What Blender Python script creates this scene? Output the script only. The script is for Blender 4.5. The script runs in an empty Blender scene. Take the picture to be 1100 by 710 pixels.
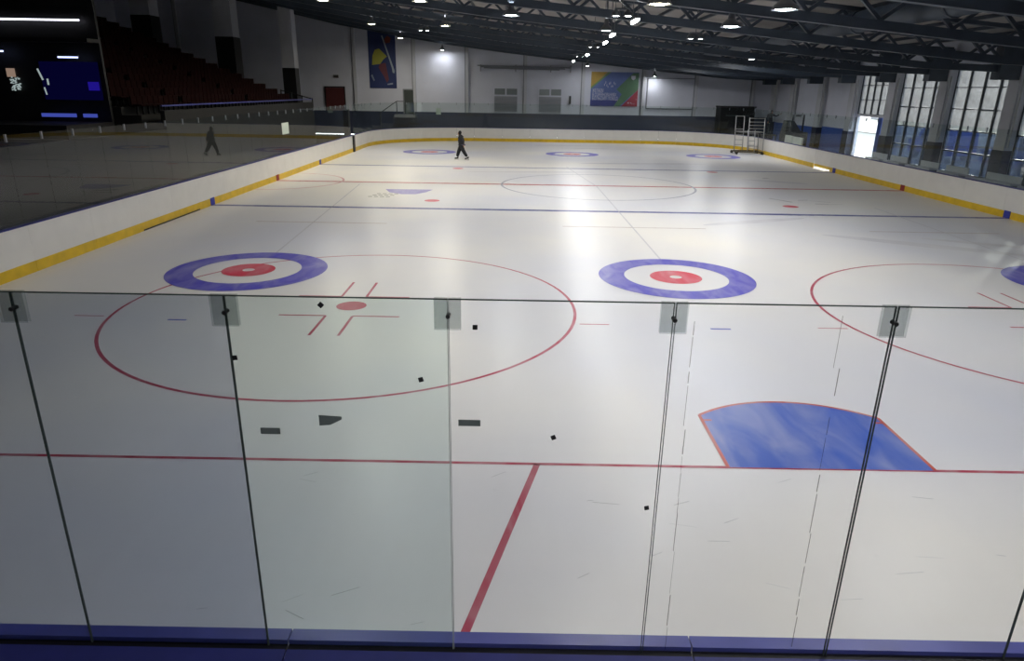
import bpy, bmesh, math, random
from mathutils import Vector, Matrix
random.seed(7)
sc = bpy.context.scene
col = sc.collection

# ------------------------------------------------------------------ camera
cam_d = bpy.data.cameras.new('camera'); cam = bpy.data.objects.new('camera', cam_d); col.objects.link(cam)
yaw, pitch, roll = -0.0027, -0.3379, 0.0162
fw = Vector((math.sin(yaw)*math.cos(pitch), math.cos(yaw)*math.cos(pitch), math.sin(pitch)))
rt = fw.cross(Vector((0, 0, 1))).normalized(); up = rt.cross(fw)
rt2 = math.cos(roll)*rt + math.sin(roll)*up; up2 = -math.sin(roll)*rt + math.cos(roll)*up
m = Matrix((rt2, up2, -fw)).transposed().to_4x4(); m.translation = Vector((-3.7724, -7.0985, 4.1569))
cam.matrix_world = m
cam_d.sensor_fit = 'HORIZONTAL'; cam_d.sensor_width = 36.0; cam_d.lens = 36.0*735.79/1100.0
cam_d.clip_end = 500; cam_d.clip_start = 0.05
sc.camera = cam

# ------------------------------------------------------------------ world, sun, exposure
w = bpy.data.worlds.new('sky'); sc.world = w; w.use_nodes = True
wn = w.node_tree.nodes; wl = w.node_tree.links
bg = wn['Background']
geo = wn.new('ShaderNodeTexCoord'); sx = wn.new('ShaderNodeSeparateXYZ'); rp = wn.new('ShaderNodeValToRGB')
wl.new(geo.outputs['Generated'], sx.inputs[0]); wl.new(sx.outputs['Z'], rp.inputs[0]); wl.new(rp.outputs[0], bg.inputs[0])
rp.color_ramp.elements[0].color = (.94, .96, 1, 1); rp.color_ramp.elements[1].color = (.62, .76, 1, 1)
bg.inputs[1].default_value = 8.0
sd = bpy.data.lights.new('sun', 'SUN'); sun = bpy.data.objects.new('sun', sd); col.objects.link(sun)
sd.energy = 24; sd.angle = math.radians(.6); sd.color = (1, .95, .86)
sun_from = Vector((5.8, 6.7, 2.4)).normalized()
sun.rotation_euler = sun_from.to_track_quat('Z', 'Y').to_euler(); sun.location = (40, 60, 25)
sc.view_settings.view_transform = 'Standard'; sc.view_settings.look = 'None'
sc.view_settings.gamma = 1.0; sc.view_settings.use_curve_mapping = False
sc.view_settings.exposure = -0.22
LAMP_W = 140.0      # watts of a high bay lamp

# ------------------------------------------------------------------ helpers
def lin(h):
    if isinstance(h, str):
        h = [int(h[i:i+2], 16)/255 for i in (0, 2, 4)]
        return tuple((c/12.92 if c <= .04045 else ((c+.055)/1.055)**2.4) for c in h)
    return h
def mat(name, c, rough=.5, metal=0, var=.0, scale=6, bump=0, spec=None, emit=None, estr=0):
    m = bpy.data.materials.new(name); m.use_nodes = True
    n = m.node_tree.nodes; l = m.node_tree.links; p = n['Principled BSDF']
    c = lin(c)
    p.inputs['Roughness'].default_value = rough; p.inputs['Metallic'].default_value = metal
    if spec is not None: p.inputs['Specular IOR Level'].default_value = spec
    tc = n.new('ShaderNodeTexCoord'); nz = n.new('ShaderNodeTexNoise'); nz.inputs['Scale'].default_value = scale; nz.inputs['Detail'].default_value = 4
    l.new(tc.outputs['Object'], nz.inputs['Vector'])
    r = n.new('ShaderNodeValToRGB'); r.color_ramp.elements[0].position = .3; r.color_ramp.elements[1].position = .7
    r.color_ramp.elements[0].color = tuple(x*(1-var) for x in c)+(1,); r.color_ramp.elements[1].color = tuple(min(1, x*(1+var)) for x in c)+(1,)
    l.new(nz.outputs['Fac'], r.inputs[0]); l.new(r.outputs[0], p.inputs['Base Color'])
    if bump:
        b = n.new('ShaderNodeBump'); b.inputs['Strength'].default_value = bump; b.inputs['Distance'].default_value = .01
        l.new(nz.outputs['Fac'], b.inputs['Height']); l.new(b.outputs[0], p.inputs['Normal'])
    if emit is not None:
        p.inputs['Emission Color'].default_value = lin(emit)+(1,); p.inputs['Emission Strength'].default_value = estr
    return m
def glass_mat(name, tint, haze=0.0, haze_col='c8ccc8', ior=1.5, rough=0.0):
    m = bpy.data.materials.new(name); m.use_nodes = True
    n = m.node_tree.nodes; l = m.node_tree.links; n.clear()
    out = n.new('ShaderNodeOutputMaterial'); t = n.new('ShaderNodeBsdfTransparent'); t.inputs[0].default_value = lin(tint)+(1,)
    g = n.new('ShaderNodeBsdfGlossy'); g.inputs['Roughness'].default_value = rough
    f = n.new('ShaderNodeFresnel'); f.inputs[0].default_value = ior
    mx = n.new('ShaderNodeMixShader')
    geo = n.new('ShaderNodeNewGeometry'); inv = n.new('ShaderNodeMath'); inv.operation = 'SUBTRACT'; inv.inputs[0].default_value = 1
    l.new(geo.outputs['Backfacing'], inv.inputs[1])
    mul = n.new('ShaderNodeMath'); mul.operation = 'MULTIPLY'; l.new(f.outputs[0], mul.inputs[0]); l.new(inv.outputs[0], mul.inputs[1])
    l.new(mul.outputs[0], mx.inputs[0]); 
    if haze:
        d = n.new('ShaderNodeBsdfTranslucent'); d.inputs[0].default_value = lin(haze_col)+(1,)
        d2 = n.new('ShaderNodeBsdfDiffuse'); d2.inputs[0].default_value = lin(haze_col)+(1,)
        md = n.new('ShaderNodeMixShader'); l.new(d.outputs[0], md.inputs[1]); l.new(d2.outputs[0], md.inputs[2])
        mh = n.new('ShaderNodeMixShader'); tc = n.new('ShaderNodeTexCoord'); nz = n.new('ShaderNodeTexNoise'); nz.inputs['Scale'].default_value = 1.3; nz.inputs['Detail'].default_value = 3
        l.new(tc.outputs['Object'], nz.inputs['Vector']); mm = n.new('ShaderNodeMapRange'); mm.inputs[1].default_value = .3; mm.inputs[2].default_value = .7
        mm.inputs[3].default_value = haze*.6; mm.inputs[4].default_value = min(1, haze*1.4); l.new(nz.outputs['Fac'], mm.inputs[0]); l.new(mm.outputs[0], mh.inputs[0])
        l.new(t.outputs[0], mh.inputs[1]); l.new(md.outputs[0], mh.inputs[2]); l.new(mh.outputs[0], mx.inputs[1])
    else:
        l.new(t.outputs[0], mx.inputs[1])
    l.new(g.outputs[0], mx.inputs[2]); l.new(mx.outputs[0], out.inputs[0])
    return m
def emis(name, c, s):
    m = bpy.data.materials.new(name); m.use_nodes = True; n = m.node_tree.nodes; n.clear()
    o = n.new('ShaderNodeOutputMaterial'); e = n.new('ShaderNodeEmission'); e.inputs[0].default_value = lin(c)+(1,); e.inputs[1].default_value = s
    m.node_tree.links.new(e.outputs[0], o.inputs[0]); return m

class MB:
    def __init__(s): s.v = []; s.f = []; s.mi = []; s.cur = 0
    def add(s, vs, fs):
        b = len(s.v); s.v += [tuple(v) for v in vs]
        for f in fs: s.f.append([b+i for i in f]); s.mi.append(s.cur)
        return s
    def box(s, x0, y0, z0, x1, y1, z1):
        vs = [(x, y, z) for z in (z0, z1) for y in (y0, y1) for x in (x0, x1)]
        return s.add(vs, [(0, 2, 3, 1), (4, 5, 7, 6), (0, 1, 5, 4), (2, 6, 7, 3), (0, 4, 6, 2), (1, 3, 7, 5)])
    def bar(s, a, b, w, h=None, upv=(0, 0, 1)):
        h = h or w; a = Vector(a); b = Vector(b); d = (b-a).normalized(); u = Vector(upv)
        if abs(d.dot(u)) > .98: u = Vector((1, 0, 0))
        r = d.cross(u).normalized(); u = r.cross(d)
        vs = [p + r*(i*w/2) + u*(j*h/2) for p in (a, b) for i, j in ((-1, -1), (1, -1), (1, 1), (-1, 1))]
        return s.add(vs, [(0, 1, 2, 3), (7, 6, 5, 4), (0, 4, 5, 1), (1, 5, 6, 2), (2, 6, 7, 3), (3, 7, 4, 0)])
    def tube(s, a, b, r, n=8, r2=None, caps=True):
        r2 = r if r2 is None else r2; a = Vector(a); b = Vector(b); d = (b-a).normalized()
        u = Vector((0, 0, 1)) if abs(d.z) < .95 else Vector((1, 0, 0)); e = d.cross(u).normalized(); g = e.cross(d)
        vs = [p + (e*math.cos(2*math.pi*i/n)+g*math.sin(2*math.pi*i/n))*q for p, q in ((a, r), (b, r2)) for i in range(n)]
        fs = [(i, i+n, (i+1) % n+n, (i+1) % n) for i in range(n)]
        if caps: fs += [tuple(range(n)), tuple(range(2*n-1, n-1, -1))]
        return s.add(vs, fs)
    def prism(s, pts, z0, z1):      # polygon in XY, counter-clockwise
        n = len(pts); vs = [(p[0], p[1], z0) for p in pts]+[(p[0], p[1], z1) for p in pts]
        return s.add(vs, [tuple(range(n-1, -1, -1)), tuple(range(n, 2*n))]+[(i, (i+1) % n, (i+1) % n+n, i+n) for i in range(n)])
    def flat(s, pts, z):
        return s.add([(p[0], p[1], z) for p in pts], [tuple(range(len(pts)))])
    def ring(s, cx, cy, r0, r1, z, n=96, a0=0, a1=2*math.pi):
        vs = []
        for i in range(n+1):
            a = a0+(a1-a0)*i/n
            vs += [(cx+r0*math.cos(a), cy+r0*math.sin(a), z), (cx+r1*math.cos(a), cy+r1*math.sin(a), z)]
        return s.add(vs, [(2*i, 2*i+1, 2*i+3, 2*i+2) for i in range(n)])
    def lathe(s, prof, cx, cy, n=20):
        k = len(prof); vs = [(cx+r*math.cos(2*math.pi*i/n), cy+r*math.sin(2*math.pi*i/n), z) for i in range(n) for r, z in prof]
        return s.add(vs, [(i*k+j, ((i+1) % n)*k+j, ((i+1) % n)*k+j+1, i*k+j+1) for i in range(n) for j in range(k-1)])
    def mesh(s, name, *ms):
        me = bpy.data.meshes.new(name); me.from_pydata(s.v, [], s.f)
        for mm in ms: me.materials.append(mm)
        if len(ms) > 1: me.polygons.foreach_set('material_index', s.mi)
        me.update(); return me
    def build(s, name, ms, parent=None, smooth=False):
        if not isinstance(ms, (list, tuple)): ms = [ms]
        me = s.mesh(name, *ms)
        if smooth: me.polygons.foreach_set('use_smooth', [True]*len(me.polygons))
        return link(name, me, parent)
def link(name, me, parent=None, loc=None, rz=None):
    o = bpy.data.objects.new(name, me); col.objects.link(o)
    if parent is not None: o.parent = parent
    if loc is not None: o.location = loc
    if rz is not None: o.rotation_euler = (0, 0, rz)
    return o
def tag(o, label=None, cat=None, group=None, kind=None):
    if label: o['label'] = label
    if cat: o['category'] = cat
    if group: o['group'] = group
    if kind: o['kind'] = kind
    return o
def thing(name, loc, label, cat, group=None, rz=0):
    o = bpy.data.objects.new(name, None); o.empty_display_size = .2; col.objects.link(o); o.location = loc; o.rotation_euler = (0, 0, rz)
    return tag(o, label, cat, group)
def struct(name, mb, m, parent=None, smooth=False):
    o = mb.build(name, m, parent, smooth)
    if parent is None: o['kind'] = 'structure'
    return o

# ------------------------------------------------------------------ materials
M = {}
M['white_wall'] = mat('white painted wall', 'c0c3d0', .7, var=.05, scale=.6)
M['wall_dark'] = mat('navy dado paint', '181d33', .5, var=.12, scale=1)
M['far_dado'] = mat('slate far dado paint', '343b52', .5, var=.1, scale=1)
M['wall_blue'] = mat('blue dado paint', '3454a4', .5, var=.08, scale=1)
M['concrete'] = mat('concrete', '38383a', .8, var=.15, scale=1.5)
M['board'] = mat('white board plastic', 'dad8d4', .35, var=.03, scale=2)
M['kick'] = mat('yellow kick plate', 'd4b01c', .4, var=.12, scale=3)
M['cap'] = mat('blue top cap', '484e98', .35, var=.15, scale=3)
M['capd'] = mat('shaded outer cap and navy cap', '2c3074', .5, var=.15, scale=3)  # cap blue with shade put in for the near outer cap; navy on the ring
M['capdark'] = mat('dark slot', '0a0a12', .6)
M['red'] = mat('red board mark', '8c1c20', .5)
M['bluemark'] = mat('blue board mark', '3038a0', .5)
M['steel_dark'] = mat('dark blue roof steel', '343e4a', .5, metal=0, var=.15, scale=2)
M['ceil'] = mat('grey beige roof sheeting', '9c9894', .8, var=.12, scale=.8)
M['black'] = mat('black paint', '0c0d0f', .5, var=.1)
M['alu'] = mat('aluminium', 'a8aaac', .35, metal=.8, var=.08)
M['grey'] = mat('grey paint', '7c8088', .5, var=.06)
M['col'] = mat('white column paint', 'b0b2ba', .65, var=.06, scale=1)
M['mull'] = mat('dark window frame', '3a4044', .5)
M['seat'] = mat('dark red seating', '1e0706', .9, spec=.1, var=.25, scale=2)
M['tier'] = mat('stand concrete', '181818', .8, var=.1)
M['booth'] = mat('booth black cladding', '121214', .6, var=.1)
M['lamp_body'] = mat('lamp housing', '60646a', .4, metal=.6)
M['lamp'] = emis('lamp glow', 'f4fbff', 60)
M['lampw'] = emis('lamp glow warm', 'fff4cc', 60)
M['tube'] = emis('fluorescent tube', 'f0f0ff', 4)
M['tubeb'] = emis('bluish fluorescent tube', 'b8c4ff', 3)
M['screenblue'] = emis('blue lit screen', '14125c', .2)
M['screenblue2'] = emis('blue lit patch', '3020c0', .5)
M['stripblue'] = emis('blue lit counter strip', '4a58c0', .8)
M['litpic'] = emis('lit picture', 'a08878', .8)
M['litwhite'] = emis('lit speckled display', 'a8b8b8', .9)

def ice_material():
    m = bpy.data.materials.new('ice'); m.use_nodes = True; n = m.node_tree.nodes; l = m.node_tree.links; p = n['Principled BSDF']
    tc = n.new('ShaderNodeTexCoord')
    a = n.new('ShaderNodeTexNoise'); a.inputs['Scale'].default_value = .11; a.inputs['Detail'].default_value = 4; l.new(tc.outputs['Object'], a.inputs['Vector'])
    r = n.new('ShaderNodeValToRGB'); r.color_ramp.elements[0].position = .35; r.color_ramp.elements[1].position = .62
    r.color_ramp.elements[0].color = lin('ccced8')+(1,); r.color_ramp.elements[1].color = lin('dedcd8')+(1,)
    l.new(a.outputs['Fac'], r.inputs[0])
    # skate scratches: stretched noise in two directions
    def streak(rot, sc_):
        mp = n.new('ShaderNodeMapping'); mp.inputs['Rotation'].default_value = (0, 0, rot); mp.inputs['Scale'].default_value = sc_
        l.new(tc.outputs['Object'], mp.inputs[0]); z = n.new('ShaderNodeTexNoise'); z.inputs['Scale'].default_value = 1; z.inputs['Detail'].default_value = 5; z.inputs['Distortion'].default_value = .6
        l.new(mp.outputs[0], z.inputs['Vector']); return z
    s1 = streak(.5, (9, .5, 1)); s2 = streak(-.9, (.45, 7, 1))
    ad = n.new('ShaderNodeMath'); ad.operation = 'ADD'; l.new(s1.outputs['Fac'], ad.inputs[0]); l.new(s2.outputs['Fac'], ad.inputs[1])
    mr = n.new('ShaderNodeMapRange'); mr.inputs[1].default_value = .8; mr.inputs[2].default_value = 1.25; mr.inputs[3].default_value = .985; mr.inputs[4].default_value = 1.01; l.new(ad.outputs[0], mr.inputs[0])
    mx = n.new('ShaderNodeMix'); mx.data_type = 'RGBA'; mx.blend_type = 'MULTIPLY'; mx.inputs[0].default_value = 1
    l.new(r.outputs[0], mx.inputs[6]); l.new(mr.outputs[0], mx.inputs[7]); l.new(mx.outputs[2], p.inputs['Base Color'])
    mr2 = n.new('ShaderNodeMapRange'); mr2.inputs[1].default_value = .8; mr2.inputs[2].default_value = 1.2; mr2.inputs[3].default_value = .30; mr2.inputs[4].default_value = .38; l.new(ad.outputs[0], mr2.inputs[0])
    l.new(mr2.outputs[0], p.inputs['Roughness']); p.inputs['IOR'].default_value = 1.31
    return m
M['ice'] = ice_material()
def paint(name, c, wear=.25, scale=3):
    """paint frozen into the ice: worn patches show the white ice"""
    m = bpy.data.materials.new(name); m.use_nodes = True; n = m.node_tree.nodes; l = m.node_tree.links; p = n['Principled BSDF']
    tc = n.new('ShaderNodeTexCoord'); mp = n.new('ShaderNodeMapping'); mp.inputs['Rotation'].default_value = (0, 0, .5); mp.inputs['Scale'].default_value = (1, .35, 1); l.new(tc.outputs['Object'], mp.inputs[0])
    z = n.new('ShaderNodeTexNoise'); z.inputs['Scale'].default_value = scale; z.inputs['Detail'].default_value = 6; z.inputs['Distortion'].default_value = .8; l.new(mp.outputs[0], z.inputs['Vector'])
    r = n.new('ShaderNodeValToRGB'); r.color_ramp.elements[0].position = .35; r.color_ramp.elements[1].position = .8
    c = lin(c); wh = lin('d4d4d8'); r.color_ramp.elements[0].color = c+(1,); r.color_ramp.elements[1].color = tuple(a*(1-wear)+b*wear for a, b in zip(c, wh))+(1,)
    l.new(z.outputs['Fac'], r.inputs[0]); l.new(r.outputs[0], p.inputs['Base Color'])
    p.inputs['Roughness'].default_value = .36; p.inputs['IOR'].default_value = 1.31
    return m
P_ = {'spot': paint('red spot paint', 'b4405a', .1), 'goal': paint('red goal line paint', 'a4304a', .35), 'circle': paint('red circle paint', 'ac3450', .3), 'blue': paint('blue house paint', '4c46b4', .35),
      'redhouse': paint('red house paint', 'c83850', .35), 'crease': paint('blue crease paint', '3c5cb4', .4, 2), 'creased': paint('red crease outline', 'b8483c', .4),
      'bline': paint('blue line paint', '34408c', .3), 'mline': paint('centre line paint', 'b02c3c', .45), 'faint': paint('faint line paint', 'b0a4a4', .4),
      'faintred': paint('faint red paint', 'c48890', .5), 'navyc': paint('centre circle paint', '84889c', .4), 'curl': paint('curling line paint', 'b8b8c0', .4),
      'logo': paint('lilac logo paint', '8c86c4', .3), 'logog': paint('grey logo paint', '8c8c88', .3), 'dash': paint('blue dash paint', '4a54b0', .2), 'smudge': paint('dirt smudge', '9c9ca0', .5)}

# ------------------------------------------------------------------ layout constants
XL, XR, YN, YF, RC = -14.9, 14.18, -3.96, 53.1, 7.5
XWL, XWR, YW, YB = -40.0, 20.0, 60.0, -15.0
PROF = [(-42, 13.6), (-28.1, 11.1), (-20.2, 9.45), (-14.4, 8.5), (-10.2, 7.9), (-5.1, 7.3), (0, 6.8), (10, 5.85), (15.2, 5.4), (20, 5.25)]
def zprof(x):
    for (a, za), (b, zb) in zip(PROF, PROF[1:]):
        if x <= b: return za+(zb-za)*(x-a)/(b-a)
    return PROF[-1][1]
COLY = [0, 5.6, 11, 16.4, 21.9, 27.4, 33.1, 38.5, 43.8, 49.2, 54.9]

# ------------------------------------------------------------------ setting: floors
def rrect(off=0, n=10):
    x0, x1, y0, y1, r = XL-off, XR+off, YN-off, YF+off, RC+off
    pts = []
    for cx, cy, a in ((x1-r, y0+r, -90), (x1-r, y1-r, 0), (x0+r, y1-r, 90), (x0+r, y0+r, 180)):
        for i in range(n+1):
            t = math.radians(a+90*i/n); pts.append((cx+r*math.cos(t), cy+r*math.sin(t)))
    return pts
ice = struct('floor', MB().prism(rrect(.05, 16), -.06, 0), M['ice'])
struct('floor_concrete', MB().box(XWL-.3, YB-.3, -.25, XWR+.3, YW+.3, -.065), M['concrete'])

Z1, Z2, Z3, Z4 = .002, .004, .006, .008
def mark(name, mb, m, label=None):
    o = mb.build(name, P_[m], ice)
    if label: o['label'] = label
def line(x0, y0, x1, y1, wd, z=Z1, mb=None):
    a = Vector((x0, y0)); b = Vector((x1, y1)); d = (b-a).normalized(); nn = Vector((-d.y, d.x))*wd/2
    return (mb or MB()).flat([a+nn*-1, b-nn, b+nn, a+nn], z)
mark('goal_line', line(-14.9, 0, 14.18, 0, .055), 'goal')
mark('restricted_area_line', line(-3.47, 0, -4.42, -3.88, .075), 'goal')
mark('restricted_area_line', line(3.47, 0, 4.42, -3.88, .075), 'goal')
cpts = [(-1.22, 0), (1.22, 0), (1.22, 1.37)] + [(1.83*math.sin(a), 1.83*math.cos(a)) for a in [math.radians(41.8-83.6*i/20) for i in range(1, 20)]] + [(-1.22, 1.37)]
mark('goal_crease', MB().flat(cpts, Z2), 'crease', 'blue painted goal crease with red outline')
ol = MB()
for a, b in zip(cpts[1:], cpts[2:]+[cpts[0]]): line(a[0], a[1], b[0], b[1], .045, Z3, ol)
line(-1.22, 1.22, -1.09, 1.22, .04, Z3, ol); line(1.22, 1.22, 1.09, 1.22, .04, Z3, ol); mark('crease_outline', ol, 'creased')
mark('blue_line', line(-14.9, 18.05, 14.18, 18.05, .3), 'bline'); mark('blue_line', line(-14.9, 32.55, 14.18, 32.55, .3), 'bline')
mark('centre_line', line(-14.9, 25.25, 14.18, 25.25, .3), 'mline')
for x in (-7.03, 7.03):
    mark('faceoff_circle', MB().ring(x, 6.06, 4.44, 4.5, Z1), 'circle')
    mark('faceoff_spot', MB().ring(x-.02, 6.06, .0, .3, Z1, 32), 'spot')
    for s in (-1, 1): mark('hash_mark', line(x+s*4.5, 5.16, x+s*5.06, 5.16, .04), 'circle')
    for sx_ in (-1, 1):
        for sy in (-1, 1):
            q = MB(); ax = x-.11+sx_*.26; ay = 6.06+sy*.65
            line(ax, ay, ax+sx_*.9, ay, .06, Z1, q); line(ax, ay, ax, ay+sy*1.12, .055, Z1, q)
            mark('faceoff_bracket', q, 'circle')
for x, y in ((-7.07, 19.96), (-7.01, 31.63), (7.12, 31.87), (7.0, 19.95)): mark('neutral_spot', MB().ring(x, y, 0, .3, Z1, 32), 'redhouse')
mark('centre_circle', MB().ring(0, 25.25, 4.4, 4.5, Z2), 'navyc')
mark('referee_crease', MB().ring(-14.9, 25.25, 2.95, 3.05, Z1, 48, -math.pi/2, math.pi/2), 'faintred')
for x, y in ((-10.13, 8.77), (.07, 8.77), (10.0, 8.77), (-9.83, 41.85), (.065, 41.85), (9.85, 41.85)):
    mark('curling_house', MB().ring(x, y, 1.22, 1.83, Z3), 'blue', 'blue outer ring of a curling target')
    mark('curling_ring', MB().ring(x, y, .14, .61, Z2, 64), 'redhouse', 'red inner ring of a curling target')
for a in ((-10.08, 10.6, -10.9, 24.5), (.06, 10.6, -.05, 25), (-.05, 25, -.9, 33.5), (10.0, 10.6, 10.3, 20)): mark('curling_centre_line', line(*a, .05), 'curl')
for x0, x1 in ((-12.2, -7.95), (-2.25, 2.4), (7.7, 11.9)): mark('hog_line', line(x0, 15.0, x1, 15.0, .1), 'faint')
mark('back_line', line(-2.3, 49.3, 1.35, 49.6, .35), 'curl')
mark('blue_dash', line(-10.25, 5.01, -9.9, 5.01, .07), 'dash'); mark('blue_dash', line(-.1, 5.01, .28, 5.01, .07), 'dash')
logo = [(-9.45, 23.0), (-9.1, 22.0), (-8.5, 21.55), (-7.95, 21.6), (-7.6, 22.2), (-7.4, 23.05)]
mark('logo_patch', MB().flat(logo, Z1), 'logo')
q = MB()
for i in range(4):
    for j in range(3):
        x = -9.75+i*.24+j*.1; y = 20.75+j*.42; line(x, y, x+.16, y+.04, .2, Z1, q)
mark('logo_lettering', q, 'logog')
q = MB()
for a in ((7.95, 21.65, 8.4, 21.75, .12), (8.4, 21.6, 9.1, 21.2, .06), (8.3, 20.75, 8.8, 20.65, .12), (8.8, 20.65, 9.4, 20.75, .05), (6.9, 22.1, 7.5, 21.1, .14), (8.9, 29.95, 9.1, 29.9, .1), (9.05, 29.3, 9.4, 29.4, .22)): line(*a, Z1, q)
mark('worn_logo', q, 'smudge')

rr = random.Random(11); q = MB()
for k in range(46):
    x = rr.uniform(-6.5, 2.5); y = rr.uniform(-3.4, -.3); a = rr.uniform(-.9, .9); l_ = rr.uniform(.04, .3)
    line(x, y, x+l_*math.cos(a), y+l_*math.sin(a)*.6, rr.uniform(.003, .009), Z1, q)
o = q.build('skate_scratches', P_['smudge'], ice); o['kind'] = 'stuff'
q = MB()
for x, y, w_, h_, a in ((4.5, 16.5, 2.2, .25, .4), (8.3, 13.0, 2.8, .3, -.5), (10.5, 13.2, 1.9, .2, -.45), (-3, 30.5, 3.5, .3, .1), (4, 36, 4, .4, .1), (2.5, 47, 3, .3, 0), (9.2, 28.0, 1.6, .3, -.5)):
    vs = [(x+math.cos(t)*w_*math.cos(a)-math.sin(t)*h_*math.sin(a), y+math.cos(t)*w_*math.sin(a)+math.sin(t)*h_*math.cos(a)) for t in [i*math.pi/12 for i in range(24)]]
    q.flat(vs, .001)
P_['worn'] = paint('worn grey ice', 'c0c0c8', .8, 1.2)
o = q.build('worn_ice', P_['worn'], ice); o['kind'] = 'stuff'

# ------------------------------------------------------------------ setting: walls and roof
SW = 5.3
wf = struct('wall_far', MB().add([(XWL, YW, 0), (XWR, YW, 0), (XWR, YW, 7.3), (0, YW, 8.8), (-14.4, YW, 10.4), (-28, YW, 13), (XWL, YW, 15.5),
        (XWL, YW+.3, 0), (XWR, YW+.3, 0), (XWR, YW+.3, 7.3), (0, YW+.3, 8.8), (-14.4, YW+.3, 10.4), (-28, YW+.3, 13), (XWL, YW+.3, 15.5)],
        [(0, 1, 2, 3, 4, 5, 6), (13, 12, 11, 10, 9, 8, 7), (0, 7, 8, 1), (1, 8, 9, 2), (2, 9, 10, 3), (3, 10, 11, 4), (4, 11, 12, 5), (5, 12, 13, 6), (6, 13, 7, 0)]), M['white_wall'])
MB().box(XWL, YW-.04, 0, XWR, YW-.002, 2.08).build('dado', M['far_dado'], wf)
for x in (-34.6, -29.3, -24.0, -18.75, -13.3, -8.45, -3.09, 2.24, 7.8, 12.65, 17.9):
    mw = .25
    MB().box(x-mw/2, YW-.22, 2.08, x+mw/2, YW-.002, zprof(x)+.9).build('rib', M['col'], wf)
    MB().box(x-mw/2-.1, YW-.1, 2.08, x-mw/2-.005, YW-.003, zprof(x)+.9).build('joint', M['grey'], wf)
# raised blank board on the far wall, right of the poster
fb = MB().box(8.2, YW-.08, 2.75, 12.5, YW-.004, 5.3).build('blank_panel', M['white_wall'], wf)
q = MB()
for a, b in (((8.15, 2.7), (12.55, 2.7)), ((8.15, 5.35), (12.55, 5.35)), ((8.15, 2.7), (8.15, 5.35)), ((12.55, 2.7), (12.55, 5.35))): q.bar((a[0], YW-.06, a[1]), (b[0], YW-.06, b[1]), .07)
q.build('frame', M['grey'], fb)
# right wall: built in bays between columns, window bays left open
wr = thing('wall_right', (XWR, 0, 0), None, None); wr['kind'] = 'structure'
def wbox(name, y0, z0, y1, z1, m, t=.3, x=0): return MB().box(x, y0, z0, x+t, y1, z1).build(name, m, wr)
TOP = 7.4
WBAYS = [(16.4, 21.9), (21.9, 27.4), (27.4, 33.1), (33.1, 38.5)]
wbox('wall_panel', YB, 0, 16.4, TOP, M['white_wall'])
for y0, y1 in ((43.8, 49.2), (49.2, 54.9), (54.9, YW)):
    wbox('wall_panel', y0, 0, y1, TOP, M['white_wall']); wbox('dado', y0+.5, 0, y1-.5, 1.72 if y0 > 44 else 1.85, M['wall_blue'], .03, -.035)
wbox('wall_panel', 16.4, 5.75, 43.8, TOP, M['white_wall'])
wbox('sill_wall', 16.4, 0, 38.5, .25, M['white_wall'])
for k, y in enumerate(COLY[3:] + [59.6]):
    cp = MB().box(-.4, y-.4, 1.75, -.002, y+.4, 5.6).build('pilaster', M['col'], wr)
    MB().box(-.43, y-.43, 0, -.002, y+.43, 1.75).build('pilaster_base', M['wall_dark'], wr)
    if 16 < y < 44: wbox('wall_panel', y-.38, .25 if y < 38 else 0, y+.38, 5.75, M['white_wall'])
    q = MB().tube((-.3, y-.5, 1.9), (-.3, y-.5, 5.2), .05, 6).build('drain_pipe', M['alu'], cp)
# the other walls, mostly outside the picture
struct('wall_left', MB().box(XWL-.3, YB, 0, XWL, YW, 16), M['white_wall'])
struct('wall_back', MB().box(XWL, YB-.3, 0, XWR+.3, YB, 16), M['white_wall'])
# ceiling: sheeting strips between the trusses
cl = thing('ceiling', (0, 0, 0), None, None); cl['kind'] = 'structure'
for (a, za), (b, zb) in zip(PROF, PROF[1:]):
    h = 1.75; b2 = b+ (.6 if b == 20 else 0)
    q = MB().add([(a, YB-.3, za+h), (b2, YB-.3, zb+h), (b2, YW+.3, zb+h), (a, YW+.3, za+h), (a, YB-.3, za+h+.2), (b2, YB-.3, zb+h+.2), (b2, YW+.3, zb+h+.2), (a, YW+.3, za+h+.2)],
        [(0, 3, 2, 1), (4, 5, 6, 7), (0, 1, 5, 4), (1, 2, 6, 5), (2, 3, 7, 6), (3, 0, 4, 7)]).build('roof_sheet', M['ceil'], cl)
# purlins along the hall
for k in range(24):
    x = -30+k*2.12
    MB().box(x-.06, YB, zprof(x)+1.6, x+.06, YW, zprof(x)+1.74).build('purlin', M['steel_dark'], cl)

# ------------------------------------------------------------------ roof trusses
TRX = [-40+i*1.5 for i in range(40)] + [19.4]
braces = {}
def truss(y, label):
    t = thing('roof_truss', (0, y, 0), label, 'roof truss', 'roof trusses across the hall')
    q = MB(); u = MB(); d = 1.25; xs = [p[0] for p in PROF[1:-1]]
    xs = [-39.5] + xs + [19.7]
    for a, b in zip(xs, xs[1:]):
        q.bar((a-.02, 0, zprof(a)+.14), (b+.02, 0, zprof(b)+.14), .26, .29); u.bar((a-.02, 0, zprof(a)+d+.1), (b+.02, 0, zprof(b)+d+.1), .24, .15)
    q.build('bottom_chord', M['steel_dark'], t); u.build('top_chord', M['steel_dark'], t)
    x = 19.0; s = 0
    while x > -32:
        a = x; b = x-1.15
        z0 = zprof(a)+(.3 if s == 0 else d); z1 = zprof(b)+(d if s == 0 else .3)
        key = round(x, 2)
        if key not in braces: braces[key] = MB().bar((a, 0, z0), (b, 0, z1), .11).mesh('brace', M['steel_dark'])
        link('brace', braces[key], t); x = b; s = 1-s
    MB().box(18.6, -.3, 4.95, 19.7, .3, 6.6).build('haunch', M['steel_dark'], t)
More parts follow.
